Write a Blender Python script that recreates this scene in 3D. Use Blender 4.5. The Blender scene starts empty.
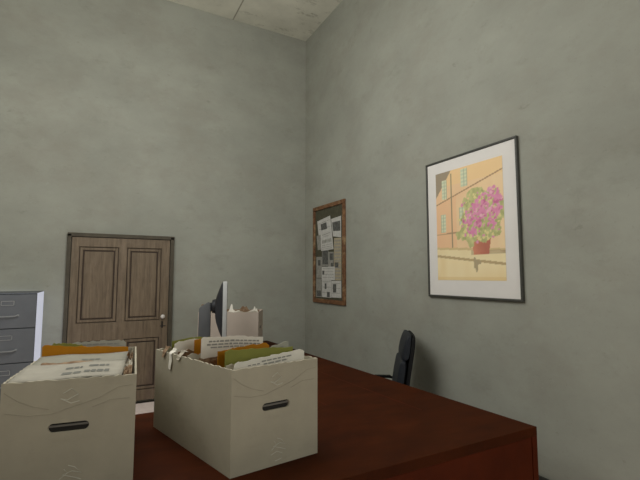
import bpy, bmesh, math, random
from mathutils import Vector, Matrix
from math import sin, cos, pi, radians, atan2

random.seed(7)
C = bpy.context.scene.collection
H = 1.56                                   # eye height of the photographer

# ------------------------------------------------------------------ materials
def lin(c):
    c = c / 255.0
    return c / 12.92 if c <= .04045 else ((c + .055) / 1.055) ** 2.4
def rgb(r, g, b): return (lin(r), lin(g), lin(b), 1)
def scale(c, k): return (min(1, c[0]*k), min(1, c[1]*k), min(1, c[2]*k), 1)

def mat(name, col, rough=.8, var=.12, nscale=6, stretch=(1, 1, 1), bump=0, col2=None, spec=.3, metal=0, detail=6, layers=None):
    """Principled material whose colour is broken up by object-space noise."""
    m = bpy.data.materials.new(name); m.use_nodes = True
    nt = m.node_tree; N = nt.nodes; L = nt.links
    b = N['Principled BSDF']
    b.inputs['Roughness'].default_value = rough
    b.inputs['Specular IOR Level'].default_value = spec
    b.inputs['Metallic'].default_value = metal
    tc = N.new('ShaderNodeTexCoord'); mp = N.new('ShaderNodeMapping')
    mp.inputs['Scale'].default_value = stretch
    L.new(tc.outputs['Object'], mp.inputs['Vector'])
    nz = N.new('ShaderNodeTexNoise'); nz.inputs['Scale'].default_value = nscale
    nz.inputs['Detail'].default_value = detail; nz.inputs['Roughness'].default_value = .62
    L.new(mp.outputs['Vector'], nz.inputs['Vector'])
    rp = N.new('ShaderNodeValToRGB')
    rp.color_ramp.elements[0].position = .32; rp.color_ramp.elements[1].position = .68
    rp.color_ramp.elements[0].color = col2 or scale(col, 1 - var)
    rp.color_ramp.elements[1].color = scale(col, 1 + (0 if col2 else var))
    L.new(nz.outputs['Fac'], rp.inputs['Fac'])
    out = rp.outputs['Color']
    for (sc, st, lo, hi, c, amt) in (layers or []):
        mp2 = N.new('ShaderNodeMapping'); mp2.inputs['Scale'].default_value = st
        L.new(tc.outputs['Object'], mp2.inputs['Vector'])
        n2 = N.new('ShaderNodeTexNoise'); n2.inputs['Scale'].default_value = sc; n2.inputs['Detail'].default_value = 7
        n2.inputs['Roughness'].default_value = .7
        L.new(mp2.outputs['Vector'], n2.inputs['Vector'])
        r2 = N.new('ShaderNodeValToRGB')
        r2.color_ramp.elements[0].position = lo; r2.color_ramp.elements[1].position = hi
        r2.color_ramp.elements[0].color = (0, 0, 0, 1); r2.color_ramp.elements[1].color = (amt, amt, amt, 1)
        L.new(n2.outputs['Fac'], r2.inputs['Fac'])
        mx = N.new('ShaderNodeMix'); mx.data_type = 'RGBA'
        L.new(r2.outputs['Color'], mx.inputs['Factor'])
        L.new(out, mx.inputs[6]); mx.inputs[7].default_value = c
        out = mx.outputs[2]
    L.new(out, b.inputs['Base Color'])
    if bump:
        bp = N.new('ShaderNodeBump'); bp.inputs['Strength'].default_value = bump; bp.inputs['Distance'].default_value = .02
        L.new(nz.outputs['Fac'], bp.inputs['Height']); L.new(bp.outputs['Normal'], b.inputs['Normal'])
    return m

M = {}
PLASTER = rgb(157, 158, 147)
scuff = [(1.1, (1, 1, 1.3), .48, .70, rgb(144, 140, 128), .55), (3.0, (1, 1, 1.6), .56, .74, rgb(134, 134, 121), .45),
         (6, (1, 1, 1.8), .64, .74, rgb(112, 112, 98), .42),
         (15, (1, 1, 1.2), .62, .74, rgb(174, 176, 164), .40), (48, (1, 1, 1), .60, .74, rgb(120, 120, 108), .35)]
M['plaster'] = mat('plaster', PLASTER, .92, .09, 1.3, (1, 1, 1.6), .12, layers=scuff, spec=.15)
M['ceiling'] = mat('ceiling_concrete', rgb(198, 196, 180), .9, .10, 2.5, (1, 1, 1), .1, spec=.15,
                   layers=[(2.6, (1.6, 3, 1), .58, .70, rgb(134, 130, 114), .7), (6, (1, 2, 1), .63, .72, rgb(112, 108, 94), .7), (20, (1, 1, 1), .6, .75, rgb(168, 166, 150), .5)])
M['seam'] = mat('ceiling_seam', rgb(150, 146, 131), .95)
M['floor'] = mat('floor_stone', rgb(252, 238, 230), .6, .1, 14, col2=rgb(240, 222, 214), layers=[(40, (1, 1, 1), .58, .7, rgb(190, 168, 160), .5)])
M['base'] = mat('baseboard_paint', rgb(62, 62, 56), .7)
M['door'] = mat('door_wood', rgb(118, 103, 84), .6, .25, 5, (6, 6, .5), .1, layers=[(7, (5, 5, .35), .5, .72, rgb(72, 60, 47), .75), (2.3, (1, 1, .5), .52, .66, rgb(140, 124, 106), .5), (1.6, (1.5, 1, .5), .55, .68, rgb(88, 72, 62), .6)])
M['door_groove'] = mat('door_shadow_wood', rgb(66, 54, 45), .7)
M['door_trim'] = mat('door_trim_wood', rgb(80, 74, 62), .7, .2, 10)
M['porcelain'] = mat('porcelain', rgb(225, 220, 212), .25, .03)
M['iron'] = mat('dark_iron', rgb(38, 34, 30), .5)
M['mahogany'] = mat('mahogany', rgb(62, 25, 4), .65, .28, 3, (1, 2.2, 1), 0, spec=.08,
                    layers=[(5, (1, 2.6, 1), .5, .75, rgb(52, 22, 2), .7), (16, (1, 3, 1), .58, .75, rgb(86, 36, 14), .4)])
M['mahogany_edge'] = mat('mahogany_edge', rgb(74, 27, 7), .6, .2, 5, (1, 2, 1), spec=.08)
M['carton'] = mat('carton', rgb(172, 165, 146), .85, .06, 5, (1, 1, 1), .05, spec=.12, layers=[(3, (1, 1, 2), .55, .75, rgb(148, 141, 122), .5), (24, (1, 1, 1), .62, .75, rgb(188, 181, 164), .3)])
M['carton_pink'] = mat('carton_pinkish', rgb(186, 173, 160), .85, .05, 5, (1, 1, 1), .05, spec=.12)
M['carton_in'] = mat('carton_inner', rgb(112, 104, 92), .9)
M['tape'] = mat('clear_tape_crease', rgb(192, 189, 174), .45, .1, 30, spec=.4)
M['crease'] = mat('carton_crease', rgb(154, 148, 130), .85)
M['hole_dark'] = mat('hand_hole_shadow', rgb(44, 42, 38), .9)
M['hole_edge'] = mat('hand_hole_edge', rgb(120, 116, 108), .9)
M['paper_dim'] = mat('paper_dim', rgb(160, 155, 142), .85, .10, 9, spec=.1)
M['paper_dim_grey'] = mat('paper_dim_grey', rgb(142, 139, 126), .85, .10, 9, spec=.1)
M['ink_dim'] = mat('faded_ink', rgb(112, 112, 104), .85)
M['paper'] = mat('paper', rgb(232, 227, 214), .8, .06, 8, spec=.15)
M['paper_grey'] = mat('paper_grey', rgb(172, 170, 156), .8, .08, 8, spec=.15)
M['paper_worn'] = mat('paper_worn', rgb(178, 170, 154), .85, .12, 12, spec=.15)
M['ink'] = mat('grey_ink', rgb(152, 151, 143), .8)
M['ink_dark'] = mat('dark_ink', rgb(92, 92, 88), .8, .4, 30)
M['orange'] = mat('folder_orange', rgb(180, 118, 20), .7, .08, 6, spec=.2)
M['green'] = mat('folder_green', rgb(134, 135, 66), .7, .08, 6, spec=.2)
M['manila'] = mat('folder_manila', rgb(154, 132, 106), .8, .3, 30, spec=.15, col2=rgb(112, 84, 64))
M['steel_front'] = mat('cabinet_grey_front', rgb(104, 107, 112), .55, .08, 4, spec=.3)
M['steel_side_glow'] = mat('cabinet_pale_side_glow', rgb(232, 236, 252), .18, .03, 6, spec=.9)
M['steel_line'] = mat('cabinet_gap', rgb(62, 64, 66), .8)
_b = M['steel_side_glow'].node_tree.nodes['Principled BSDF']; _b.inputs['Emission Color'].default_value = rgb(214, 218, 240); _b.inputs['Emission Strength'].default_value = .46  # faint glow added so the pale side looks lit; it is no lamp
M['chrome'] = mat('brushed_chrome', rgb(186, 188, 188), .4, .05, 20, metal=.5, spec=.5)
M['chrome_dull'] = mat('dull_chrome', rgb(140, 142, 142), .5, .05, 20, spec=.4)
M['screen_silver'] = mat('monitor_silver', rgb(176, 178, 176), .4, .04, 10)
M['plastic_dark'] = mat('monitor_black_plastic', rgb(40, 41, 44), .5, .15, 8)
M['plastic_grey'] = mat('monitor_grey_plastic', rgb(84, 85, 86), .5, .1, 6)
M['glass_off'] = mat('dark_screen', rgb(16, 18, 22), .15, .02, spec=.5)
M['leather'] = mat('chair_leather', rgb(32, 36, 42), .55, .15, 12, spec=.4)
M['leather_black'] = mat('chair_shell', rgb(13, 13, 14), .6, .1, 10, spec=.3)
M['frame_black'] = mat('picture_frame_dark', rgb(66, 66, 60), .45, .15, 30, spec=.4)
M['mat_board'] = mat('picture_mat', rgb(228, 224, 218), .7, .02, 5)
M['rustwood'] = mat('board_frame_wood', rgb(140, 102, 70), .75, .3, 16, col2=rgb(84, 54, 36), layers=[(5, (1, 1, 1), .52, .64, rgb(172, 146, 108), .75), (11, (1, 1, 1), .6, .7, rgb(52, 34, 24), .6)])
M['cork'] = mat('board_dark_felt', rgb(80, 78, 62), .9, .2, 20)
M['clip_white'] = mat('newsprint', rgb(196, 194, 188), .85, .12, 22, spec=.1)
M['clip_grey'] = mat('newsprint_grey', rgb(150, 148, 140), .85, .16, 22, spec=.1)
M['clip_tan'] = mat('newsprint_tan', rgb(176, 164, 138), .85, .14, 22, spec=.1)

def attr_mat(name, rough=.6):
    m = bpy.data.materials.new(name); m.use_nodes = True
    nt = m.node_tree; b = nt.nodes['Principled BSDF']
    a = nt.nodes.new('ShaderNodeAttribute'); a.attribute_name = 'Col'
    nt.links.new(a.outputs['Color'], b.inputs['Base Color'])
    b.inputs['Roughness'].default_value = rough; b.inputs['Specular IOR Level'].default_value = .2
    return m
M['print'] = attr_mat('printed_photo')

# ------------------------------------------------------------------ mesh helpers
class MB:
    def __init__(self): self.bm = bmesh.new()
    def box(self, c, s, bev=0, rot=None, mi=0):
        tmp = bmesh.new()
        bmesh.ops.create_cube(tmp, size=1)
        for v in tmp.verts: v.co = Vector((v.co.x*s[0], v.co.y*s[1], v.co.z*s[2]))
        if bev: bmesh.ops.bevel(tmp, geom=tmp.edges[:], offset=bev, segments=2, affect='EDGES', profile=.5)
        T = Matrix.Translation(Vector(c)) @ (rot.to_4x4() if rot else Matrix.Identity(4))
        tmp.transform(T); self._merge(tmp, mi); return self
    def b(self, lo, hi, bev=0, mi=0):
        lo = Vector(lo); hi = Vector(hi)
        return self.box((lo+hi)/2, hi-lo, bev, None, mi)
    def cyl(self, p0, p1, r0, r1=None, seg=20, mi=0, bev=0):
        r1 = r0 if r1 is None else r1
        p0 = Vector(p0); p1 = Vector(p1); d = p1-p0
        tmp = bmesh.new()
        bmesh.ops.create_cone(tmp, cap_ends=True, segments=seg, radius1=r0, radius2=r1, depth=d.length)
        if bev:
            es = [e for e in tmp.edges if len(e.link_faces) == 2 and any(len(f.verts) > 4 for f in e.link_faces)]
            bmesh.ops.bevel(tmp, geom=es, offset=bev, segments=2, affect='EDGES', profile=.5)
        T = Matrix.Translation((p0+p1)/2) @ Vector((0, 0, 1)).rotation_difference(d).to_matrix().to_4x4()
        tmp.transform(T); self._merge(tmp, mi); return self
    def sphere(self, c, r, sc=(1, 1, 1), mi=0):
        tmp = bmesh.new(); bmesh.ops.create_uvsphere(tmp, u_segments=18, v_segments=12, radius=r)
        for v in tmp.verts: v.co = Vector((v.co.x*sc[0]+c[0], v.co.y*sc[1]+c[1], v.co.z*sc[2]+c[2]))
        self._merge(tmp, mi); return self
    def tube(self, pts, r, seg=10, mi=0):
        pts = [Vector(p) for p in pts]; rings = []
        for i, p in enumerate(pts):
            d = (pts[min(i+1, len(pts)-1)]-pts[max(i-1, 0)]).normalized()
            a = d.cross(Vector((0, 0, 1)));
            if a.length < 1e-3: a = d.cross(Vector((0, 1, 0)))
            a.normalize(); b = d.cross(a)
            rings.append([self.bm.verts.new(p + a*r*cos(2*pi*k/seg) + b*r*sin(2*pi*k/seg)) for k in range(seg)])
        for A, B in zip(rings, rings[1:]):
            for k in range(seg):
                f = self.bm.faces.new((A[k], A[(k+1) % seg], B[(k+1) % seg], B[k])); f.material_index = mi
        for R in (rings[0], rings[-1]):
            f = self.bm.faces.new(R); f.material_index = mi
        return self
    def prism(self, poly, vec, mi=0, bev=0):
        """closed polygon (3D points) extruded along vec"""
        tmp = bmesh.new(); vec = Vector(vec)
        A = [tmp.verts.new(p) for p in poly]; B = [tmp.verts.new(Vector(p)+vec) for p in poly]
        n = len(A); tmp.faces.new(A); tmp.faces.new(B[::-1])
        for k in range(n): tmp.faces.new((A[k], B[k], B[(k+1) % n], A[(k+1) % n]))
        bmesh.ops.recalc_face_normals(tmp, faces=tmp.faces[:])
        if bev: bmesh.ops.bevel(tmp, geom=tmp.edges[:], offset=bev, segments=2, affect='EDGES', profile=.5)
        self._merge(tmp, mi); return self
    def poly(self, pts, mi=0):
        f = self.bm.faces.new([self.bm.verts.new(p) for p in pts]); f.material_index = mi; return self
    def _merge(self, tmp, mi):
        for f in tmp.faces: f.material_index = mi
        me = bpy.data.meshes.new('t'); tmp.to_mesh(me); tmp.free()
        self.bm.from_mesh(me); bpy.data.meshes.remove(me)
    def build(self, name, mats, parent=None, smooth=False, loc=None, rotz=0):
        bmesh.ops.recalc_face_normals(self.bm, faces=self.bm.faces[:])
        me = bpy.data.meshes.new(name); self.bm.to_mesh(me); self.bm.free()
        for m in (mats if isinstance(mats, (list, tuple)) else [mats]): me.materials.append(m)
        if smooth:
            for p in me.polygons: p.use_smooth = True
            try: me.set_sharp_from_angle(angle=radians(40))
            except Exception: pass
        o = bpy.data.objects.new(name, me); C.objects.link(o)
        if parent: o.parent = parent
        if loc is not None: o.location = loc
        o.rotation_euler.z = rotz
        return o

def tag(o, label, cat, group=None, kind=None):
    o['label'] = label; o['category'] = cat
    if group: o['group'] = group
    if kind: o['kind'] = kind
    return o
def thing(name, label, cat, loc=(0, 0, 0), rotz=0, group=None):
    o = bpy.data.objects.new(name, None); C.objects.link(o)
    o.location = loc; o.rotation_euler.z = rotz; o.empty_display_size = .1
    return tag(o, label, cat, group)
def struct(o, label, cat):
    o['kind'] = 'structure'; o['label'] = label; o['category'] = cat; return o

# ------------------------------------------------------------------ room shell
XL, XR, YF, YB, ZC = -3.2, 2.8, -2.6, 5.7, 3.73 + H
T = .1
struct(MB().b((XL-T, YF-T, -T), (XR+T, YB+T, 0)).build('floor', M['floor']), 'pale pinkish mottled stone floor', 'floor')
ceil = struct(MB().b((XL-T, YF-T, ZC), (XR+T, YB+T, ZC+T)).build('ceiling', M['ceiling']), 'pale concrete ceiling with panel joints', 'ceiling')
s = MB()
for k in range(-2, 2):                                   # joints between the ceiling panels
    x = 1.60 + k*1.5
    s.prism([(x-.009, YF, ZC-.002), (x+.009, YF, ZC-.002), (x+.020, YB, ZC-.002), (x+.002, YB, ZC-.002)], (0, 0, .004))
s.build('panel_joint', M['seam'], ceil)
struct(MB().b((XL, YB, 0), (XR, YB+T, ZC)).build('wall_back', M['plaster']), 'grey green plaster wall with the wooden door', 'wall')
struct(MB().b((XR, YF, 0), (XR+T, YB, ZC)).build('wall_right', M['plaster']), 'grey green plaster wall with the framed picture', 'wall')
struct(MB().b((XL-T, YF, 0), (XL, YB, ZC)).build('wall_left', M['plaster']), 'grey green plaster wall left of the frame', 'wall')
struct(MB().b((XL, YF-T, 0), (XR, YF, ZC)).build('wall_front', M['plaster']), 'grey green plaster wall behind the photographer', 'wall')
struct(MB().b((XR-.015, YF, 0), (XR, YB-.015, .165), .004).build('baseboard_right', M['base']), 'dark baseboard along the right wall', 'baseboard')
struct(MB().b((XL, YB-.015, 0), (-1.0, YB, .165), .004).build('trim_1', M['base']), 'dark baseboard left of the door', 'baseboard')
struct(MB().b((.90, YB-.015, 0), (XR-.015, YB, .165), .004).build('baseboard_back', M['base']), 'dark baseboard right of the door', 'baseboard')

# ------------------------------------------------------------------ door (on the back wall)
DX0, DX1, DH = -.304, .868, 2.052
door = bpy.data.objects.new('door_1', None); C.objects.link(door); door.location = (0, YB, 0)
struct(door, 'weathered brown wooden panel door with a white knob', 'door')
fr = MB()
fr.b((DX0-.012, -.05, 0), (DX0+.030, 0, DH), .004); fr.b((DX1-.034, -.05, 0), (DX1+.012, 0, DH), .004)
fr.b((DX0-.012, -.05, DH-.03), (DX1+.012, 0, DH+.014), .004)
fr.build('door_frame', M['door_trim'], door)
leaf = MB()
px = [(-.19, .235), (.325, .73)]; pz = [(1.00, 1.905), (.16, .79)]
leaf.b((DX0+.036, -.012, .035), (DX1-.04, 0, DH-.036))                                   # core
xs = [DX0+.036, px[0][0], px[0][1], px[1][0], px[1][1], DX1-.04]
for a, b_ in ((0, 1), (2, 3), (4, 5)): leaf.b((xs[a], -.034, .035), (xs[b_], -.012, DH-.036), .003)
zs = [.035, pz[1][0], pz[1][1], pz[0][0], pz[0][1], DH-.036]
for (x0, x1) in px:
    for a, b_ in ((0, 1), (2, 3), (4, 5)): leaf.b((x0-.002, -.0335, zs[a]), (x1+.002, -.012, zs[b_]), .003)
leaf.build('door_leaf', M['door'], door)
for (x0, x1) in px:
    for (z0, z1) in pz:
        p = MB(); p.b((x0+.004, -.016, z0+.004), (x1-.004, -.012, z1-.004), mi=1)
        for (a, bq) in ((.010, .040),):                                                 # stepped moulding ring
            p.b((x0+a, -.026, z0+a), (x0+bq, -.014, z1-a), .004); p.b((x1-bq, -.026, z0+a), (x1-a, -.014, z1-a), .004)
            p.b((x0+bq, -.026, z0+a), (x1-bq, -.014, z0+bq), .004); p.b((x0+bq, -.026, z1-bq), (x1-bq, -.014, z1-a), .004)
        p.b((x0+.056, -.024, z0+.056), (x1-.056, -.014, z1-.056), .008)
        p.build('door_panel', [M['door'], M['door_groove']], door)
k = MB(); k.cyl((.762, -.034, 1.045), (.762, -.060, 1.045), .009); k.sphere((.762, -.070, 1.045), .026, (1, .75, 1.0))
k.build('door_knob', M['porcelain'], door, True)
kp = MB(); kp.b((.752, -.038, .900), (.772, -.0335, .985), .003); kp.b((.735, -.040, .920), (.805, -.0335, .930), .002)
kp.build('keyhole_plate', M['iron'], door)
MB().b((DX0+.03, -.03, 0), (DX1-.034, -.002, .012)).build('door_gap_shade', M['iron'], door)  # dark strip standing in for the shade in the gap under the door

# ------------------------------------------------------------------ filing cabinet (left, against the back wall)
cx0, cx1, cy0, cy1, ch = -.985, -.515, 5.05, 5.67, 1.385
cab = thing('filing_cabinet', 'tall steel filing cabinet with grey drawers and pale lilac side, left of the door', 'filing cabinet', ((cx0+cx1)/2, cy0, 0))
w = cx1-cx0
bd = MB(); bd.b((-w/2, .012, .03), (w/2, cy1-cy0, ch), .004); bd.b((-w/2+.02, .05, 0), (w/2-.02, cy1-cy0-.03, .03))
bd.build('cabinet_body', M['steel_side_glow'], cab)
MB().b((-w/2, .006, ch-.001), (w/2-.001, cy1-cy0, ch+.004), .002).build('top_panel', M['steel_front'], cab)
fs = MB(); fs.b((-w/2+.002, .006, .03), (w/2, .0125, ch-.002)); fs.build('front_frame', M['steel_line'], cab)
dh = (ch-.05)/4
for i in range(4):
    z1 = ch-.012-i*dh; z0 = z1-dh+.008
    d = MB().b((-w/2+.006, -.008, z0), (w/2-.003, .010, z1), .004).build('drawer', M['steel_front'], cab)
    cz = (z0+z1)/2
    lh = MB(); a, b_, q = .052, .022, .004
    zc = z1-.082
    lh.b((-a, -.014, zc+b_-q), (a, -.007, zc+b_)); lh.b((-a, -.014, zc-b_), (a, -.007, zc-b_+q))
    lh.b((-a, -.014, zc-b_), (-a+q, -.007, zc+b_)); lh.b((a-q, -.014, zc-b_), (a, -.007, zc+b_))
    lh.b((-a+q, -.010, zc-b_+q), (a-q, -.007, zc+b_-q), mi=1)
    lh.build('label_holder', [M['chrome'], M['steel_front']], d)
    hz = z1-.205
    hd = MB(); hd.tube([(-.085, -.008, hz+.004), (-.08, -.028, hz), (-.05, -.036, hz-.004), (.05, -.036, hz-.004), (.08, -.028, hz), (.085, -.008, hz+.004)], .0055)
    hd.b((-.098, -.011, hz-.006), (-.078, -.007, hz+.014), .001); hd.b((.078, -.011, hz-.006), (.098, -.007, hz+.014), .001)
    hd.build('handle', M['chrome_dull'], d, True)

# ------------------------------------------------------------------ desk
DT = .71; TH = .05
desk = thing('desk', 'large dark mahogany corner desk carrying the boxes and the monitor', 'desk', (1, 2.2, 0))
off = Vector((-1, -2.2, 0))
outline = [(-.95, 1.563), (2.229, 1.563), (2.02, 5.23), (1.22, 5.23), (.78, 4.62), (.80, 2.862), (-.95, 2.862)]
tp = MB(); tp.prism([Vector((x, y, DT-TH))+off for x, y in outline], (0, 0, TH), bev=.003)
top = tp.build('desktop', M['mahogany'], desk)
# veneer banding let into the top, parallel to the edges
def band(poly, z): return MB().prism([Vector((x, y, z))+off for x, y in poly], (0, 0, .0006))
ed = MB()
def add_band(p, q, n, a, wdt):
    p = Vector(p); q = Vector(q); n = Vector(n).normalized()
    ed.prism([(*(p+n*a), 0), (*(q+n*a), 0), (*(q+n*(a+wdt)), 0), (*(p+n*(a+wdt)), 0)], (0, 0, .0006))
e = (Vector((2.02, 5.23))-Vector((2.229, 1.563))).normalized(); nrm = (-e.y, e.x)
add_band(Vector((2.229, 1.563))+e*.55, Vector((2.02, 5.23))-e*.02, nrm, .34, .010)
add_band(Vector((2.229, 1.563))+e*.95, Vector((2.02, 5.23))-e*.02, nrm, .80, .008)
o = ed.build('veneer_band', M['mahogany_edge'], top); o.location = (off.x, off.y, DT-.0003)
zb = DT-TH
P = lambda lo, hi, nm: MB().b(Vector(lo)+off, Vector(hi)+off, .003).build(nm, M['mahogany_edge'], desk)
P((-.93, 1.564, 0), (2.18, 1.598, zb), 'front_panel')
MB().prism([Vector((x, y, 0))+off for x, y in [(2.2275, 1.564), (2.184, 2.32), (2.150, 2.32), (2.185, 1.564)]], (0, 0, zb)).build('end_panel', M['mahogany_edge'], desk)
P((-.93, 1.598, 0), (-.90, 2.84, zb), 'end_panel'); P((-.90, 2.815, 0), (.83, 2.84, zb), 'back_panel')
P((.83, 2.84, 0), (.86, 4.55, zb), 'back_panel'); P((1.20, 5.17, 0), (1.98, 5.20, zb), 'end_panel')
dr = MB().b(Vector((.90, 1.62, .05))+off, Vector((1.38, 2.5, zb-.01))+off, .003).build('drawer_pedestal', M['mahogany_edge'], desk)
for z0 in (.07, .27, .46):
    d = MB().b(Vector((.92, 2.5, z0))+off, Vector((1.36, 2.515, z0+.17))+off, .003).build('drawer', M['mahogany'], dr)
    MB().tube([Vector((1.06, 2.512, z0+.1))+off, Vector((1.07, 2.535, z0+.1))+off, Vector((1.21, 2.535, z0+.1))+off, Vector((1.22, 2.512, z0+.1))+off], .006).build('handle', M['chrome_dull'], d, True)

# ------------------------------------------------------------------ file boxes
def slot(cx, cz, wd, ht, n=8):
    r = ht/2; pts = []
    for k in range(n+1):
        a = -pi/2 + pi*k/n; pts.append((cx+wd/2-r+r*cos(a), cz+r*sin(a)))
    for k in range(n+1):
        a = pi/2 + pi*k/n; pts.append((cx-wd/2+r+r*cos(a), cz+r*sin(a)))
    return pts

def carton(quad, h, holes, parent, material, jag=.004, seed=1, sag=(0, 0, 0, 0)):
    """open-topped box on a quad footprint (FL, FR, BR, BL) with torn rim and hand holes through the named sides"""
    rnd = random.Random(seed); t = .008
    Q = [Vector((x, y)) for x, y in quad]
    cen = sum(Q, Vector((0, 0)))/4
    I = []
    for i in range(4):
        a = (Q[i-1]-Q[i]).normalized(); b = (Q[(i+1) % 4]-Q[i]).normalized()
        I.append(Q[i] + (a+b)*t)
    m = MB(); bm = m.bm
    for i in range(4):
        p0, p1, q0, q1 = Q[i], Q[(i+1) % 4], I[i], I[(i+1) % 4]
        L = (p1-p0).length; n = max(10, int(L/.016))
        h0, h1 = h+sag[i], h+sag[(i+1) % 4]
        tops = [(L*k/n, h0+(h1-h0)*k/n + (rnd.uniform(-jag, jag) if 0 < k < n else 0)) for k in range(n, -1, -1)]
        loop = [(0, 0), (L, 0)] + tops
        holeloop = slot(L*.49, .263, .142, .034) if i in holes else None
        def mk(a, b, z0):
            D = b-a
            f = lambda u, z: bm.verts.new((a.x+D.x*u/L, a.y+D.y*u/L, max(z, .0006)))
            vo = [f(u, z) for u, z in loop]
            es = [bm.edges.new((vo[k], vo[(k+1) % len(vo)])) for k in range(len(vo))]
            vh = None
            if holeloop:
                vh = [f(u, z) for u, z in holeloop]
                es += [bm.edges.new((vh[k], vh[(k+1) % len(vh)])) for k in range(len(vh))]
            bmesh.ops.triangle_fill(bm, use_beauty=True, use_dissolve=False, edges=es)
            return vo, vh
        vo, vh = mk(p0, p1, 0); wo, wh = mk(q0, q1, 0)
        for k in range(1, len(vo)-1):
            bm.faces.new((vo[k], vo[k+1], wo[k+1], wo[k]))
        if vh:
            for k in range(len(vh)): bm.faces.new((vh[k], vh[(k+1) % len(vh)], wh[(k+1) % len(wh)], wh[k]))
    for z in (.001, .006):
        bm.faces.new([bm.verts.new((*v, z)) for v in Q])
    o = m.build('carton', material, parent)
    for i in holes:                                     # fold lines and the shiny tape creases of the end panel
        p0, p1 = Q[i], Q[(i+1) % 4]; D = (p1-p0).normalized(); L = (p1-p0).length; nn = Vector((D.y, -D.x))
        def pt(u, z): return Vector((p0.x+D.x*u*L+nn.x*.0006, p0.y+D.y*u*L+nn.y*.0006, z))
        def ptin(u, z, dd): return Vector((p0.x+D.x*u*L-nn.x*dd, p0.y+D.y*u*L-nn.y*dd, z))
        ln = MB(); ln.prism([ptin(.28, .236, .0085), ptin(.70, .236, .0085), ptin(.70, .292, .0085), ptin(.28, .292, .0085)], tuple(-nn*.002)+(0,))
        ln.build('hand_hole_shade', M['hole_dark'], o)  # dark sheet that paints the shade inside the hand hole
        gp = MB(); gp.tube([ptin(.345, .268, .007), ptin(.635, .268, .007)], .0045, 8); gp.build('grip_edge', M['hole_edge'], o, True)
        for line in ([(.03, .335), (.2, .318), (.36, .318), (.5, .336), (.7, .362), (.86, .40), (.97, .405)],
                     [(.02, .41), (.12, .375), (.22, .352), (.34, .336)], [(.66, .33), (.8, .352), (.95, .352)]):
            MB().tube([pt(u, z) for u, z in line], .0010, 6).build('fold_line', M['crease'], o)
        for line in ([(.44, .392), (.50, .408), (.55, .385), (.47, .365), (.42, .372), (.50, .352), (.56, .358)],
                     [(.50, .118), (.55, .108), (.60, .085), (.53, .095), (.46, .085), (.55, .07), (.60, .06)],
                     [(.43, .05), (.50, .06), (.56, .048), (.55, .025), (.48, .02)], [(.47, .105), (.50, .09), (.44, .07)]):
            MB().tube([pt(u, z) for u, z in line], .0016, 6).build('tape_crease', M['tape'], o)
    return o

def text_line(P_, a0, a1, wd, wmin, wmax, gap, rnd, m_, parent):
    """one printed line as one ribbon: words at full height, hair-thin between them"""
    m = MB(); a = a0; prev = None
    while a < a1:
        b_ = min(a1, a+rnd.uniform(wmin, wmax)); k = rnd.uniform(.75, 1)
        for (q0, q1, h_) in ((a, b_, wd*k), (b_, min(a1, b_+gap), wd*.06)):
            if q1-q0 > 1e-5:
                n_ = 3 if h_ > wd*.5 else 1
                for j in range(n_):
                    c0, c1 = q0+(q1-q0)*j/n_, q0+(q1-q0)*(j+1)/n_
                    m.poly([P_(c0, wd/2-h_/2), P_(c1, wd/2-h_/2), P_(c1, wd/2+h_/2), P_(c0, wd/2+h_/2)])
        a = b_+gap
    # share a centre line so the ribbon is one piece
    c0, c1 = a0, a1; e_ = wd*.03
    bmesh.ops.remove_doubles(m.bm, verts=m.bm.verts[:], dist=1e-7)
    m.poly([P_(c0, wd/2-e_), P_(c1, wd/2-e_), P_(c1, wd/2+e_), P_(c0, wd/2+e_)])
    return m.build('text_line', m_, parent)
def sheet(name, label, cat, group, box, top, bottom, d, material, lean=0, th=.0022, ink=None, wav=.003, seed=0, x0=None, x1=None):
    """paper or folder standing in a box: 'top' lists (u,h) along its upper edge; lean pushes the top backwards"""
    rnd = random.Random(seed*13+5)
    n = 16; ulo, uhi = top[0][0], top[-1][0]
    def hh(u):
        for (a, ha), (b, hb) in zip(top, top[1:]):
            if u <= b: return ha+(hb-ha)*(u-a)/max(1e-6, b-a)
        return top[-1][1]
    us = sorted(set([ulo+(uhi-ulo)*k/n for k in range(n+1)] + [p[0] for p in top]))
    m = MB(); bm = m.bm; ph = rnd.uniform(0, 6)
    def y(u, f): return d + lean*f + wav*sin(ph+(u-ulo)*14)*f
    rag = {u: rnd.uniform(-.0035, .0035) for u in us}
    def col(u, dy):
        ht = hh(u)+rag[u]; return [bm.verts.new((u, y(u, f)+dy, bottom+(ht-bottom)*f)) for f in (0, .5, .8, 1)]
    F = [col(u, 0) for u in us]; B = [col(u, th) for u in us]
    for G in (F, B):
        for A, D in zip(G, G[1:]):
            for k in range(3): bm.faces.new((A[k], D[k], D[k+1], A[k+1]))
    for i in range(len(us)-1):
        bm.faces.new((F[i][3], F[i+1][3], B[i+1][3], B[i][3])); bm.faces.new((F[i][0], F[i+1][0], B[i+1][0], B[i][0]))
    for i in (0, -1):
        for k in range(3): bm.faces.new((F[i][k], F[i][k+1], B[i][k+1], B[i][k]))
    o = m.build(name, material, None, True)
    o.location = box.location + Matrix.Rotation(box.rotation_euler.z, 3, 'Z') @ Vector((0, 0, 0)); o.rotation_euler.z = box.rotation_euler.z
    tag(o, label, cat, group)
    if ink:                                             # rows of grey print on the front
        for (ua, ub, zfrac, wd) in ink:
            def P_(uu, dz):
                z = hh(uu)-zfrac-dz; f = (z-bottom)/(hh(uu)-bottom)
                return (uu, y(uu, f)-.0012, z)
            text_line(P_, ua, ub, wd, .012, .034, .006, rnd, M['ink'], o)
    return o

R = radians
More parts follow.
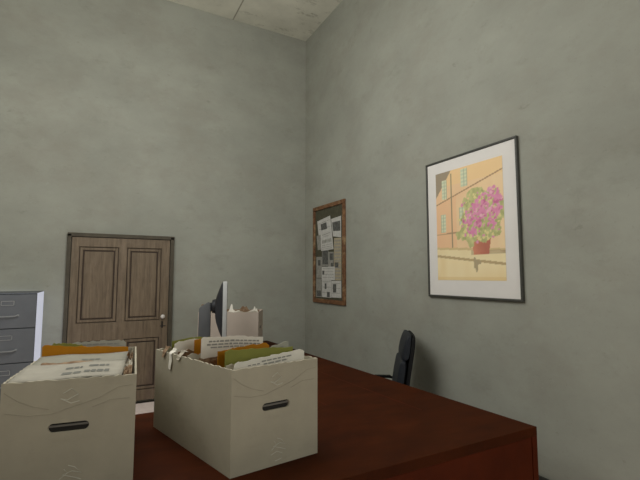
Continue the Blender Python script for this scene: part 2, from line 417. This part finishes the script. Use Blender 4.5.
# --- middle box (the one seen on its corner)
box2 = thing('file_box', 'middle cardboard file box turned on its corner with green and orange folders sticking out', 'box', (.529, 1.785, DT), R(6.9), 'cardboard file boxes on the desk')
q2 = [(-.001, 0), (.446, 0), (.345, .83), (-.113, .820)]
carton(q2, .445, (0, 2), box2, M['carton'], .003, 3, (0, .003, -.01, -.014))
g2 = 'papers in the middle file box'
def s2(nm, lab, cat, top, d, m_, **k): return sheet(nm, lab, cat, g2, box2, top, .02, d, M[m_], seed=int(d*1000), **k)
s2('paper_sheet', 'white printed sheet standing frontmost in the middle box', 'paper', [(.030, .438), (.036, .456), (.055, .465), (.22, .475), (.395, .488), (.403, .480)], .055, 'paper',
   ink=[(.17, .33, .014, .008), (.18, .31, .028, .008), (.10, .16, .022, .006)], wav=.002)
s2('folder', 'olive green folder behind the frontmost white sheet in the middle box', 'folder', [(.028, .500), (.05, .505), (.396, .486)], .15, 'green', wav=.002)
s2('paper_sheet', 'white sheet rising to a corner just behind the olive green folder', 'paper', [(.20, .470), (.30, .492), (.398, .510)], .195, 'paper_grey', ink=[(.31, .37, .015, .009)], wav=.002)
s2('folder', 'orange folder behind the olive green folder in the middle box', 'folder', [(.022, .488), (.10, .497), (.284, .508), (.30, .49)], .225, 'orange', wav=.002)
s2('paper_sheet', 'large white document with grey print standing tall at the centre of the middle box', 'paper', [(.010, .523), (.022, .533), (.20, .526), (.365, .508)], .42, 'paper',
   ink=[(.05, .34, .018, .010), (.04, .35, .034, .010), (.06, .33, .050, .008)], wav=.003)
s2('folder', 'orange folder with only its left end showing behind the large white document', 'folder', [(.018, .500), (.04, .506), (.09, .502), (.30, .480)], .55, 'orange', wav=.002)
s2('paper_sheet', 'white sheet at the far left of the middle box beneath torn edges', 'paper', [(-.055, .476), (-.03, .486), (.06, .492), (.20, .474)], .655, 'paper', wav=.003)
s2('folder', 'olive green folder at the very back of the middle box', 'folder', [(-.05, .484), (.07, .494), (.13, .490), (.27, .468)], .73, 'green', wav=.003)
low2 = [(.09, 'low manila folder between the frontmost white sheet and the green folder'), (.29, 'low manila folder right behind the front orange folder in the middle box'),
        (.355, 'low manila folder just in front of the large white document'), (.48, 'low manila folder just behind the large white document'),
        (.60, 'low manila folder in front of the far left white sheet in the middle box'), (.69, 'low manila folder just in front of the rearmost green folder')]
for i, (d, lab) in enumerate(low2):
    sh = -.125*d; rr = random.Random(i+40)
    top = [(.022+sh+(.385)*k/14, .447+rr.uniform(-.010, .010)-.010*d) for k in range(15)]
    s2('folder', lab, 'folder', top, d, 'manila' if i % 3 else 'paper_worn', wav=.003)
# torn scraps hanging over the left rim
def scrap(name, label, f, u_in, wdt, drop, m_):
    """torn paper bent over the left rim of the middle box, at fraction f along it"""
    rz = Matrix.Rotation(box2.rotation_euler.z, 3, 'Z'); rr = random.Random(int(f*100))
    W = rz @ Vector((-.113, .820, 0)).normalized(); O = rz @ Vector((-.820, -.113, 0)).normalized()
    base = box2.location + rz @ Vector((-.113*f, .820*f, .437-.010*f))
    prof = [(-u_in, .024), (-u_in*.6, .030), (-.012, .018), (0, .010), (.006, .002), (.007, -drop*.35), (.010, -drop*.7), (.012, -drop)]
    m = MB(); bm = m.bm; rows = []
    for k, (o_, z_) in enumerate(prof):
        a = wdt*(1-.07*k)*rr.uniform(.8, 1.1); sh = rr.uniform(-.008, .008)
        rows.append([bm.verts.new(O*o_+W*(sh+a*t_)+Vector((0, 0, z_+rr.uniform(-.004, .004)*(k not in (3, 4))))) for t_ in (-.5, -.17, .17, .5)])
    for A, B in zip(rows, rows[1:]):
        for k in range(3): bm.faces.new((A[k], A[k+1], B[k+1], B[k]))
    o = m.build(name, m_, None, False, base); sm = o.modifiers.new('thick', 'SOLIDIFY'); sm.thickness = .0012
    return tag(o, label, 'paper', 'torn scraps on the middle file box')
scrap('paper_scrap', 'torn white scrap hanging lowest over the left rim of the middle box', .74, .03, .05, .075, M['paper'])
scrap('paper_scrap', 'curled brown scrap over the left rim of the middle box, nearest the door', .85, .03, .055, .022, M['manila'])
scrap('paper_scrap', 'small torn scrap on the left rim beside the orange folder end', .62, .03, .05, .014, M['paper_worn'])

# --- left box (nearly square on)
box1 = thing('file_box', 'left cardboard file box facing front with papers lying flush and an orange folder', 'box', (-.297, 1.972, DT), R(-7.6), 'cardboard file boxes on the desk')
q1 = [(0, 0), (.465, 0), (.425, .705), (-.005, .69)]
carton(q1, .445, (0, 2), box1, M['carton'], .003, 9, (0, 0, .004, 0))
g1 = 'papers in the left file box'
def stack(name, label, u0, u1, d0, d1, h0, h1, m_):
    m = MB(); rr = random.Random(int(d0*100)); n = 14
    for k in range(n):                                   # thick bundles with uneven edges
        z0 = .02+(h0-.02)*k/n; z1 = .02+(h0-.02)*(k+1)/n-.001; j = rr.uniform(0, .006)
        m.b((u0+j, d0+j*.5, z0), (u1-j, d1-j, z1))
    o = m.build(name, m_); o.location = box1.location; o.rotation_euler.z = box1.rotation_euler.z
    return tag(o, label, 'papers', g1)
stack('paper_stack', 'thick stack of papers filling the front half of the left box', .014, .405, .014, .285, .436, .436, M['paper_worn'])
stack('paper_stack', 'thick stack of papers behind the printed top sheet in the left box', .012, .400, .295, .500, .436, .436, M['paper_worn'])
def flat(name, label, pts, m_, ink=(), seed=0):
    """nearly flat curled sheet: pts = (u, d, h) FL, FR, BR, BL"""
    m = MB(); bm = m.bm; n = 14; rr = random.Random(seed); FL, FR, BR, BL = [Vector(p) for p in pts]
    jit = [rr.uniform(-.006, .006) for _ in range(n+1)]
    def S(a, b, z=0):
        p = (FL*(1-a)+FR*a)*(1-b)+(BL*(1-a)+BR*a)*b
        return p+Vector((0, 0, .0022*sin(a*9+seed)+z))
    G = [[bm.verts.new(S(i/n, j/6)+Vector((0, jit[i] if j == 6 else 0, 0))) for i in range(n+1)] for j in range(7)]
    for j in range(6):
        for i in range(n): bm.faces.new((G[j][i], G[j][i+1], G[j+1][i+1], G[j+1][i]))
    o = m.build(name, m_, None, True); o.location = box1.location; o.rotation_euler.z = box1.rotation_euler.z
    tag(o, label, 'paper', g1); sm = o.modifiers.new('thick', 'SOLIDIFY'); sm.thickness = .001
    if ink:
        for (a0, a1, b0, b1) in ink:
            text_line(lambda a, dz: S(a, b1-dz, .0015), a0, a1, b1-b0, .04, .09, .015, rr, M['ink_dim'], o)
    return o
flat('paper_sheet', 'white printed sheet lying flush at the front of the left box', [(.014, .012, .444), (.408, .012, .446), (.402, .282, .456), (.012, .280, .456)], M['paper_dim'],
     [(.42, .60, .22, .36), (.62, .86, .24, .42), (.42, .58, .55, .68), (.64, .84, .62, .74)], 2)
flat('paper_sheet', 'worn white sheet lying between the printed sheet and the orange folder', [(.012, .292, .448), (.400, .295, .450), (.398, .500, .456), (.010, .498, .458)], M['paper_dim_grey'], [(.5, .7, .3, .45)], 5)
flat('paper_sheet', 'brown edged slip poking out behind the printed front sheet of the left box', [(.06, .274, .4535), (.27, .276, .4535), (.265, .296, .459), (.06, .294, .459)], M['manila'], (), 8)
def s1(nm, lab, cat, top, d, m_, **k): return sheet(nm, lab, cat, g1, box1, top, .02, d, M[m_], seed=int(d*1000), **k)
s1('folder', 'orange folder standing up across the left box', 'folder', [(.010, .502), (.02, .508), (.20, .492), (.396, .478)], .508, 'orange', wav=.001)
s1('folder', 'olive green folder peeking above the orange folder at the left box', 'folder', [(.030, .495), (.045, .507), (.12, .505), (.18, .49)], .565, 'green', wav=.001)
s1('paper_sheet', 'grey printed sheet standing at the back of the left box', 'paper', [(.09, .486), (.13, .500), (.25, .503), (.36, .499), (.376, .488)], .615, 'paper_grey', ink=[(.16, .34, .012, .008)], wav=.002)
rr = random.Random(77)
s1('folder', 'low manila folder between the orange folder and the back sheet of the left box', 'folder', [(.012+.39*k/14, .452+rr.uniform(-.008, .008)) for k in range(15)], .535, 'manila')
s1('folder', 'low worn folder behind the grey printed sheet of the left box', 'folder', [(.010+.39*k/14, .455+rr.uniform(-.010, .008)) for k in range(15)], .655, 'paper_worn')
# crumpled paper ends squeezed down the right side
for i, (d0, d1, lab, m_) in enumerate(((.02, .15, 'crumpled brown paper edge at the front right of the left box', 'manila'), (.16, .32, 'crumpled white paper edge midway along the right side of the left box', 'paper_worn'),
                                      (.33, .50, 'crumpled brown paper edge beside the right end of the orange folder', 'manila'), (.51, .67, 'crumpled white paper edge at the back right of the left box', 'paper_worn'))):
    m = MB(); bm = m.bm; ng = 10; r2 = random.Random(i+3); G = []
    for j in range(ng+1):
        row = []
        for a in range(6):
            dd = d0+(d1-d0)*j/ng; u = .412+(.446-.412-.05*dd)*a/5
            row.append(bm.verts.new((u, dd, .444+r2.uniform(-.012, .016))))
        G.append(row)
    for A, B in zip(G, G[1:]):
        for a in range(5): bm.faces.new((A[a], A[a+1], B[a+1], B[a]))
    edge = [v for v in G[0]] + [r[-1] for r in G[1:]] + [v for v in G[-1][-2::-1]] + [r[0] for r in G[-2:0:-1]]
    low = [bm.verts.new((v.co.x, v.co.y, .02)) for v in edge]
    for k in range(len(edge)): bm.faces.new((edge[k], edge[(k+1) % len(edge)], low[(k+1) % len(low)], low[k]))
    o = m.build('crumpled_paper', M[m_]); o.location = box1.location; o.rotation_euler.z = box1.rotation_euler.z
    tag(o, lab, 'paper', g1)

# --- far box (side on, behind the monitor)
box3 = thing('file_box', 'cardboard file box seen side on behind the monitor at the far end of the desk', 'box', (1.006, 4.726, DT), R(-27), 'cardboard file boxes on the desk')
carton([(0, 0), (.665, 0), (.668, .40), (-.005, .40)], .446, (1, 3), box3, M['carton_pink'], .003, 12)
g3 = 'papers in the far file box'
def s3(nm, lab, cat, top, d, m_, **k): return sheet(nm, lab, cat, g3, box3, top, .02, d, M[m_], seed=int(d*1000)+7, **k)
s3('paper_sheet', 'white sheet with a narrow peak just right of the monitor screen', 'paper', [(.30, .44), (.33, .458), (.345, .50), (.355, .535), (.368, .53), (.378, .47), (.40, .455), (.44, .468), (.46, .45)], .04, 'paper')
s3('paper_sheet', 'tan sheet with a curled peak at the middle of the far box', 'paper', [(.41, .44), (.44, .468), (.47, .502), (.485, .515), (.50, .496), (.52, .508), (.545, .470), (.58, .466), (.60, .45)], .07, 'manila')
s3('paper_sheet', 'white torn sheet at the right end of the far box', 'paper', [(.54, .446), (.58, .462), (.602, .476), (.614, .508), (.622, .50), (.628, .472), (.64, .486), (.65, .455)], .05, 'paper')
s3('folder', 'tan folder sticking up at the left end of the far box behind the monitor stand', 'folder', [(.008, .515), (.02, .528), (.05, .525), (.07, .46), (.15, .45)], .10, 'manila')
s3('paper_sheet', 'low white sheet along the front of the far box', 'paper', [(.016+.63*k/18, .449+random.uniform(-.006, .012)) for k in range(19)], .022, 'paper_worn')
s3('folder', 'low worn folder at the back of the far box', 'folder', [(.016+.63*k/18, .455+random.uniform(-.01, .016)) for k in range(19)], .22, 'manila')

# ------------------------------------------------------------------ monitor (edge on)
mon = thing('computer_monitor', 'flat computer monitor seen edge on, silver rim and black back, on a grey stand', 'monitor', (1.092, 3.962, DT), 0)
va = radians(90-15.4)                                    # the screen plane runs along this bearing
mon.rotation_euler.z = va - pi/2                         # local +y along the screen, local +x the viewing side
sw, z0, z1 = .60, .285, .795
b = MB(); b.b((-.018, -sw/2, z0), (.020, sw/2, z1), .008); b.build('screen_bezel', M['screen_silver'], mon, True)
MB().b((.0195, -sw/2+.03, z0+.03), (.0215, sw/2-.03, z1-.03)).build('display', M['glass_off'], mon)
bk = MB(); bm = bk.bm; rings = []
for (x, f, g, dz) in ((-.017, .985, .985, 0), (-.030, .97, .94, 0), (-.052, .90, .72, .0), (-.075, .74, .46, -.0), (-.085, .50, .28, 0)):
    ring = []
    for k in range(32):
        a = 2*pi*k/32; ca, sa = cos(a), sin(a)
        e_ = .35
        ring.append(bm.verts.new((x, sw/2*f*math.copysign(abs(ca)**e_, ca), (z0+z1)/2+dz+(z1-z0)/2*g*math.copysign(abs(sa)**e_, sa))))
    rings.append(ring)
for A, B in zip(rings, rings[1:]):
    for k in range(32): bm.faces.new((A[k], A[(k+1) % 32], B[(k+1) % 32], B[k]))
bm.faces.new(rings[0]); bm.faces.new(rings[-1])
bk.build('back_housing', M['plastic_dark'], mon, True)
hub = MB(); hub.cyl((-.08, 0, .56), (-.115, 0, .56), .07, .06, 24); hub.prism([(-.105, -.045, .52), (-.105, -.045, .60), (-.20, -.045, .575), (-.225, -.045, .50)], (0, .09, 0), bev=.006)
hub.build('neck', M['plastic_dark'], mon, True)
cl = MB(); cl.prism([(-.128, -.055, .0), (-.128, -.055, .585), (-.15, -.055, .60), (-.215, -.055, .562), (-.232, -.055, .545), (-.24, -.055, 0)], (0, .11, 0), bev=.006)
cl.build('stand_column', M['plastic_grey'], mon, True)
ba = MB(); ba.b((-.275, -.17, 0), (.09, .17, .018), .007); ba.build('stand_base', M['plastic_grey'], mon, True)

# ------------------------------------------------------------------ office chair
chair = thing('office_chair', 'black high back leather office chair turned side on behind the desk', 'chair', (2.292, 3.222, 0))
chair.rotation_euler.z = atan2(.56, -.83)                # local +x is the way it faces
def pad(pts, width, name, m_, n=7, bulge=.03, rad=.05):
    """upholstered slab: profile pts (x,z) closed, lofted across y with rounded edges"""
    m = MB(); bm = m.bm; rows = []
    cxp = sum(p[0] for p in pts)/len(pts); czp = sum(p[1] for p in pts)/len(pts)
    for t_ in (-1, -.985, -.93, -.8, -.5, 0, .5, .8, .93, .985, 1):
        k_ = (1-abs(t_)**6)**.5 if abs(t_) < 1 else 0
        sx = .55+.45*k_
        rows.append([bm.verts.new((cxp+(x-cxp)*sx, t_*width/2*(1), czp+(z-czp)*(.92+.08*k_))) for x, z in pts])
    n_ = len(pts)
    for A, B in zip(rows, rows[1:]):
        for k in range(n_): bm.faces.new((A[k], A[(k+1) % n_], B[(k+1) % n_], B[k]))
    bm.faces.new(rows[0]); bm.faces.new(rows[-1])
    o = m.build(name, m_, chair, True)
    md = o.modifiers.new('soft', 'SUBSURF'); md.levels = 1; md.render_levels = 2
    return o
pad([(.26, .40), (.275, .44), (.25, .485), (.1, .495), (-.15, .485), (-.24, .49), (-.25, .42), (-.1, .395), (.1, .395)], .50, 'seat', M['leather'])
def lean(pts, a=radians(8)): return [(x-(z-.44)*math.tan(a), z) for x, z in pts]
pad(lean([(-.160, .45), (-.152, .58), (-.158, .70), (-.168, .80), (-.180, .828), (-.245, .828), (-.235, .68), (-.225, .50), (-.20, .44)]), .46, 'backrest', M['leather'])
pad(lean([(-.186, .812), (-.174, .845), (-.180, .95), (-.202, 1.02), (-.225, 1.046), (-.250, 1.04), (-.262, .99), (-.256, .88), (-.246, .815)]), .42, 'headrest', M['leather'])
pad(lean([(-.220, .43), (-.228, .60), (-.236, .72), (-.246, .85), (-.256, .96), (-.252, 1.035), (-.272, 1.045), (-.290, 1.01), (-.294, .90), (-.282, .72), (-.268, .52), (-.25, .42)]), .44, 'back_shell', M['leather_black'])
for sgn in (-1, 1):
    m = MB(); yy = sgn*.27
    m.tube([(-.20, yy, .43), (-.228, yy, .50), (-.21, yy, .562), (-.15, yy, .574), (-.02, yy, .568), (.04, yy, .545), (.05, yy, .50), (.02, yy, .43)], .013, 12)
    m.box((-.09, yy, .580), (.16, .042, .018), .008)
    m.box((-.03, sgn*.24, .415), (.30, .05, .02), .006)
    m.build('armrest', M['leather_black'], chair, True)
m = MB(); m.b((-.13, -.1, .36), (.13, .1, .40), .01); m.cyl((0, 0, .12), (0, 0, .24), .032); m.cyl((0, 0, .24), (0, 0, .37), .02)
m.build('gas_column', M['leather_black'], chair, True)
for k in range(5):
    a = 2*pi*k/5+.3; dx, dy = cos(a), sin(a)
    m = MB(); m.tube([(0, 0, .115), (dx*.12, dy*.12, .105), (dx*.27, dy*.27, .075)], .02, 10)
    lg = m.build('base_leg', M['leather_black'], chair, True)
    m = MB()
    for sg in (-1, 1):
        c0 = Vector((dx*.27-dy*.012*sg, dy*.27+dx*.012*sg, .027)); c1 = Vector((dx*.27-dy*.028*sg, dy*.27+dx*.028*sg, .027)); m.cyl(c0, c1, .027, seg=18)
    m.cyl((dx*.27, dy*.27, .027), (dx*.27, dy*.27, .075), .008)
    m.build('caster', M['leather_black'], lg, True)

# ------------------------------------------------------------------ framed picture on the right wall
pic = thing('framed_picture', 'large framed photograph of a pink flower pot outside a sunny house', 'picture', (XR, 2.529, 1.36))
y0, y1, za, zc = 2.014, 3.006, 1.364, 2.626
def rel(x, y, z): return (x-XR, y-2.529, z-1.36)
f = MB(); fw = .017
for lo, hi in (((-.028, y0, za), (0, y1, za+fw)), ((-.028, y0, zc-fw), (0, y1, zc)), ((-.028, y0, za+fw), (0, y0+fw, zc-fw)), ((-.028, y1-fw, za+fw), (0, y1, zc-fw))):
    f.b(rel(XR+lo[0], lo[1], lo[2]), rel(XR+hi[0], hi[1], hi[2]), .004)
f.build('picture_frame', M['frame_black'], pic)
m = MB(); m.b(rel(XR-.018, y0+.02, za+.02), rel(XR-.004, y1-.02, zc-.02)); m.build('mat_board', M['mat_board'], pic)
PY0, PY1, PZ0, PZ1 = 2.150, 2.880, 1.520, 2.506
rp = random.Random(21)
flowers = []
CL = [(.86, .70, .09), (.72, .66, .09), (.60, .60, .08), (.90, .58, .08), (.76, .56, .09), (.50, .52, .08), (.66, .50, .07), (.84, .47, .07), (.56, .42, .05), (.93, .66, .05)]
for _ in range(150):
    a = rp.uniform(0, 2*pi); r_ = rp.random()**.5
    flowers.append((.68+.31*r_*cos(a), .54+.22*r_*sin(a), rp.uniform(.010, .022), rp.choice('gygyp')))
for (cu, cv, cr) in CL:
    for _ in range(22):
        a = rp.uniform(0, 2*pi); r_ = cr*rp.random()**.6
        flowers.append((cu+r_*cos(a), cv+.72*r_*sin(a), rp.uniform(.012, .026), rp.choice('pppmpl')))
for _ in range(60): flowers.append((rp.uniform(.42, .97), rp.uniform(.36, .50), rp.uniform(.010, .022), rp.choice(['g', 'y', 'g', 'p'])))
def noise(u, v, s_):
    i, j = math.floor(u*s_), math.floor(v*s_); fu, fv = u*s_-i, v*s_-j
    h = lambda a, b_: (math.sin(a*127.1+b_*311.7)*43758.5453) % 1
    fu = fu*fu*(3-2*fu); fv = fv*fv*(3-2*fv)
    return (h(i, j)*(1-fu)+h(i+1, j)*fu)*(1-fv)+(h(i, j+1)*(1-fu)+h(i+1, j+1)*fu)*fv
def mixc(a, b_, t_): return tuple(a[k]+(b_[k]-a[k])*t_ for k in range(3))
def paint(u, v):                                         # u 0..1 from the left, v 0..1 from the bottom
    c = mixc((234, 182, 134), (248, 218, 164), min(1, max(0, .25+u*.6+.3*(noise(u, v, 5)-.5))))
    c = mixc(c, (236, 186, 140), .4*noise(u, v, 17))
    if v > .86-.0*u: c = mixc(c, (244, 200, 130), .6)
    l1 = .70+(u*.195); l2 = .42
    if v < l1-.0 and u < .33: c = mixc(c, (238, 168, 120), .35)
    if abs(v-l1) < .006: c = (150, 110, 78)
    if abs(v-l2-.01*u) < .005 and u < .5: c = (156, 118, 84)
    if u < .26 and v > .93-.12*(.26-u)/.26*2: c = (128, 114, 94) if v > 1.0-.26*(.26-u)/.26*.9 else c
    for (wu, wv, ww, wh) in ((.145, .835, .085, .18), (.46, .905, .10, .16), (.12, .52, .085, .17), (.425, .565, .09, .16)):
        if abs(u-wu) < ww/2 and abs(v-wv) < wh/2:
            c = mixc((214, 222, 186), (176, 200, 170), .5+.5*math.sin(v*190))
            if abs(u-wu) < .004 or abs(abs(u-wu)-ww/2) < .006: c = (150, 160, 128)
    if abs(u-.262) < .008 and .27 < v < .97: c = (122, 114, 84)
    if v < .292-.045*u: c = mixc((236, 214, 158), (250, 232, 178), noise(u, v, 9))
    if abs(v-(.292-.045*u)) < .010: c = (206, 178, 120)
    if abs(v-(.222-.09*u)) < .011: c = (172, 146, 98)
    if v < .205-.09*u: c = mixc((240, 212, 150), (252, 232, 180), noise(u*1.5, v, 7))
    if v < .03: c = mixc(c, (226, 190, 120), .5)
    if abs(u-.80) < .26 and .218 < v < .275-.03*u: c = mixc(c, (140, 116, 84), .55*noise(u, v, 12)+.3)      # shade of the pot on the ledge
    if abs(u-.63) < .05 and .07 < v < .20 and noise(u, v, 26) > .5: c = (158, 140, 104)
    pw = .105+.24*(v-.22)
    if .215 < v < .375 and abs(u-.685) < pw:
        c = mixc((206, 112, 82), (160, 66, 52), min(1, max(0, .5+(u-.685)*3+.4*(noise(u, v, 20)-.5))))
        if v > .345: c = mixc(c, (214, 128, 96), .6)
    du, dv = (u-.69)/.33, (v-.535-.10*(u-.69))/.225
    rr_ = du*du+dv*dv+1.0*(noise(u, v, 13)-.5)+.5*(noise(u, v, 31)-.5)
    if rr_ < 1: c = mixc((150, 158, 92), (206, 206, 130), noise(u, v, 30))
    for (fu, fv, fr_, k_) in flowers:
        if (u-fu)**2+((v-fv)*1.36)**2 < fr_*fr_:
            base = {'p': (212, 96, 164), 'm': (182, 62, 128), 'l': (232, 150, 190), 'g': (134, 146, 78), 'y': (222, 206, 132)}[k_]
            c = mixc(base, (250, 220, 220) if k_ in 'pml' else (230, 230, 150), .35*noise(u, v, 44))
    return c
def print_mesh():
    nu, nv = 110, 150
    vs = []; cs = []; fs_ = []
    for j in range(nv+1):
        for i in range(nu+1):
            u, v = i/nu, j/nv
            vs.append(rel(XR-.0195, PY1-(PY1-PY0)*u, PZ0+(PZ1-PZ0)*v)); c = mixc(paint(u, v), (244, 228, 200), .30); cs.append(rgb(*c))
    for j in range(nv):
        for i in range(nu):
            a = j*(nu+1)+i; fs_.append((a, a+nu+1, a+nu+2, a+1))
    me = bpy.data.meshes.new('photo_print'); me.from_pydata(vs, [], fs_)
    at = me.color_attributes.new('Col', 'FLOAT_COLOR', 'POINT')
    for k_, c in enumerate(cs): at.data[k_].color = c
    me.materials.append(M['print']); o = bpy.data.objects.new('photo_print', me); C.objects.link(o); o.parent = pic
    return o
print_mesh()

# ------------------------------------------------------------------ notice board
NB = (4.515, 5.395, 1.182, 2.550)
board = thing('notice_board', 'tall notice board with a rusty wooden frame near the room corner', 'notice board', (XR, 4.985, 1.178))
def rb(x, y, z): return (x, y-4.985, z-1.178)
m = MB(); fw = .056
m.b(rb(-.03, NB[0], NB[2]), rb(0, NB[1], NB[2]+fw), .006); m.b(rb(-.03, NB[0], NB[3]-fw), rb(0, NB[1], NB[3]), .006)
m.b(rb(-.029, NB[0], NB[2]+fw), rb(0, NB[0]+fw, NB[3]-fw), .006); m.b(rb(-.029, NB[1]-fw, NB[2]+fw), rb(0, NB[1], NB[3]-fw), .006)
m.build('board_frame', M['rustwood'], board)
MB().b(rb(-.012, NB[0]+.06, NB[2]+.06), rb(-.001, NB[1]-.06, NB[3]-.06)).build('pin_panel', M['cork'], board)
gN = 'clippings pinned to the notice board'
clips = [   # corners (y, z) TL TR BR BL, layer, material, picture blocks, text
    ('newspaper_clipping', 'narrow grey clipping at the left edge of the board, second row', [(5.335, 2.133), (5.16, 2.15), (5.17, 1.93), (5.30, 1.928)], 1, 'clip_grey', [], 3),
    ('newspaper_clipping', 'clipping with a dark photo at the top left of the board', [(5.31, 2.345), (4.935, 2.385), (4.88, 2.15), (5.27, 2.14)], 2, 'clip_white', [(.24, .68, .30, .72)], 2),
    ('newspaper_clipping', 'clipping with a large grey photo at the top right of the board', [(4.905, 2.332), (4.64, 2.345), (4.64, 2.06), (4.85, 2.09)], 3, 'clip_white', [(.08, .92, .22, .70)], 2),
    ('newspaper_clipping', 'long tan column clipping down the right edge of the board', [(4.83, 2.065), (4.64, 2.055), (4.645, 1.50), (4.83, 1.50)], 1, 'clip_tan', [(.1, .6, .58, .70)], 12),
    ('newspaper_clipping', 'clipping with a dark photo under the headline sheet', [(5.165, 1.925), (4.985, 1.915), (4.96, 1.69), (5.165, 1.695)], 2, 'clip_grey', [(.06, .95, .05, .9)], 0),
    ('newspaper_clipping', 'tall clipping with two dark photos right of the board centre', [(4.985, 1.885), (4.835, 1.88), (4.835, 1.63), (4.985, 1.635)], 4, 'clip_grey', [(.3, .9, .08, .45), (.5, .95, .6, .9)], 1),
    ('newspaper_clipping', 'grey clipping with a small photo at the left edge, below the middle', [(5.335, 1.83), (5.165, 1.825), (5.165, 1.53), (5.335, 1.527)], 3, 'clip_grey', [(.3, .75, .15, .42)], 5),
    ('newspaper_clipping', 'pale wide clipping across the lower middle of the board', [(5.165, 1.685), (4.80, 1.68), (4.80, 1.50), (5.165, 1.50)], 5, 'clip_white', [(.05, .2, .3, .6)], 4),
    ('newspaper_clipping', 'pale clipping with small dark pictures at the bottom centre of the board', [(5.17, 1.515), (4.905, 1.52), (4.905, 1.262), (5.17, 1.262)], 2, 'clip_white', [(.3, .5, .25, .55), (.55, .85, .7, .98)], 3),
    ('newspaper_clipping', 'pale clipping with a dark picture at the bottom right of the board', [(4.90, 1.49), (4.645, 1.495), (4.645, 1.272), (4.90, 1.268)], 2, 'clip_white', [(.15, .5, .2, .7)], 3),
    ('newspaper_clipping', 'dull grey clipping at the bottom left of the board', [(5.345, 1.52), (5.18, 1.52), (5.18, 1.258), (5.345, 1.258)], 2, 'clip_grey', [(.1, .9, .65, .95)], 4),
    ('newspaper_clipping', 'headline sheet pinned over the others at the upper centre of the board', [(5.195, 2.155), (4.88, 2.19), (4.83, 1.915), (5.178, 1.908)], 6, 'clip_white', [], -1),
]
rr = random.Random(5)
for (nm, lab, q, lay, m_, pics, rows) in clips:
    x = XR-.0125-.0018*lay
    TL, TR, BR, BL = [Vector((0, a*.993, H+(b_-H)*.993)) for a, b_ in q]
    ctr = (TL+TR+BR+BL)/4
    def S(a, b_, dx=0):
        p = (TL*(1-a)+TR*a)*(1-b_)+(BL*(1-a)+BR*a)*b_ - ctr
        return Vector((dx, p.y, p.z))
    m = MB(); m.prism([S(0, 0), S(1, 0), S(1, 1), S(0, 1)], (-.0008, 0, 0))
    o = m.build(nm, M[m_], None, False, (x, ctr.y, ctr.z)); tag(o, lab, 'clipping', gN)
    for (a0, a1, b0, b1) in pics:
        im = MB(); im.poly([S(a0, b0, -.0011), S(a1, b0, -.0011), S(a1, b1, -.0011), S(a0, b1, -.0011)]); im.build('picture', M['ink_dark'], o)
    if rows == -1:
        im2 = [(.15, .85, .10, .16), (.2, .8, .22, .26), (.12, .9, .40, .62), (.1, .9, .70, .74), (.1, .9, .80, .84), (.1, .9, .90, .93)]
    else:
        im2 = [(.08, .92, (k+.5)/(rows+.5), (k+.5)/(rows+.5)+.05) for k in range(rows)] if rows > 0 else []
    for (a0, a1, b0, b1) in im2:
        text_line(lambda a, dz: S(a, b0+dz, -.001), a0, a1, b1-b0, .05, .12, .03, rr, M['ink'], o)

# ------------------------------------------------------------------ light
def area(loc, target, size, power, col=(1, 1, 1), sy=None):
    l = bpy.data.lights.new('unseen_light', 'AREA'); l.energy = power; l.color = col; l.shape = 'RECTANGLE'; l.size = size; l.size_y = sy or size
    o = bpy.data.objects.new('unseen_light', l); C.objects.link(o); o.location = loc
    o.rotation_euler = (Vector(target)-Vector(loc)).to_track_quat('-Z', 'Y').to_euler()
def point(loc, power, rad, col=(1, 1, 1)):
    l = bpy.data.lights.new('unseen_light', 'POINT'); l.energy = power; l.shadow_soft_size = rad; l.color = col
    o = bpy.data.objects.new('unseen_light', l); C.objects.link(o); o.location = loc
WARM = (1, 1, .99)
point((.35, 2.9, 3.2), 111, .8, WARM)
point((-1.3, 2.0, 3.3), 84, .8, WARM)
area((1.9, -2.3, 2.4), (.6, 3, 1.6), 2.6, 57, WARM, 2.4)  # soft fill added behind the camera, not a fixture of the room
wd = bpy.data.worlds.new('room_ambience'); bpy.context.scene.world = wd; wd.use_nodes = True
wd.node_tree.nodes['Background'].inputs[0].default_value = (.5, .5, .47, 1); wd.node_tree.nodes['Background'].inputs[1].default_value = .3

# ------------------------------------------------------------------ camera
cam = bpy.data.cameras.new('camera'); cam.sensor_width = 36; cam.lens = 415.7/640*36; cam.clip_start = .02
co = bpy.data.objects.new('camera', cam); C.objects.link(co)
co.location = (0, 0, H); co.rotation_euler = (radians(90+4.9), 0, radians(-28.2))
bpy.context.scene.camera = co
vs = bpy.context.scene.view_settings
vs.view_transform = 'Standard'; vs.look = 'None'; vs.exposure = 0; vs.gamma = 1
bpy.context.scene.cycles.max_bounces = 8; bpy.context.scene.cycles.diffuse_bounces = 6
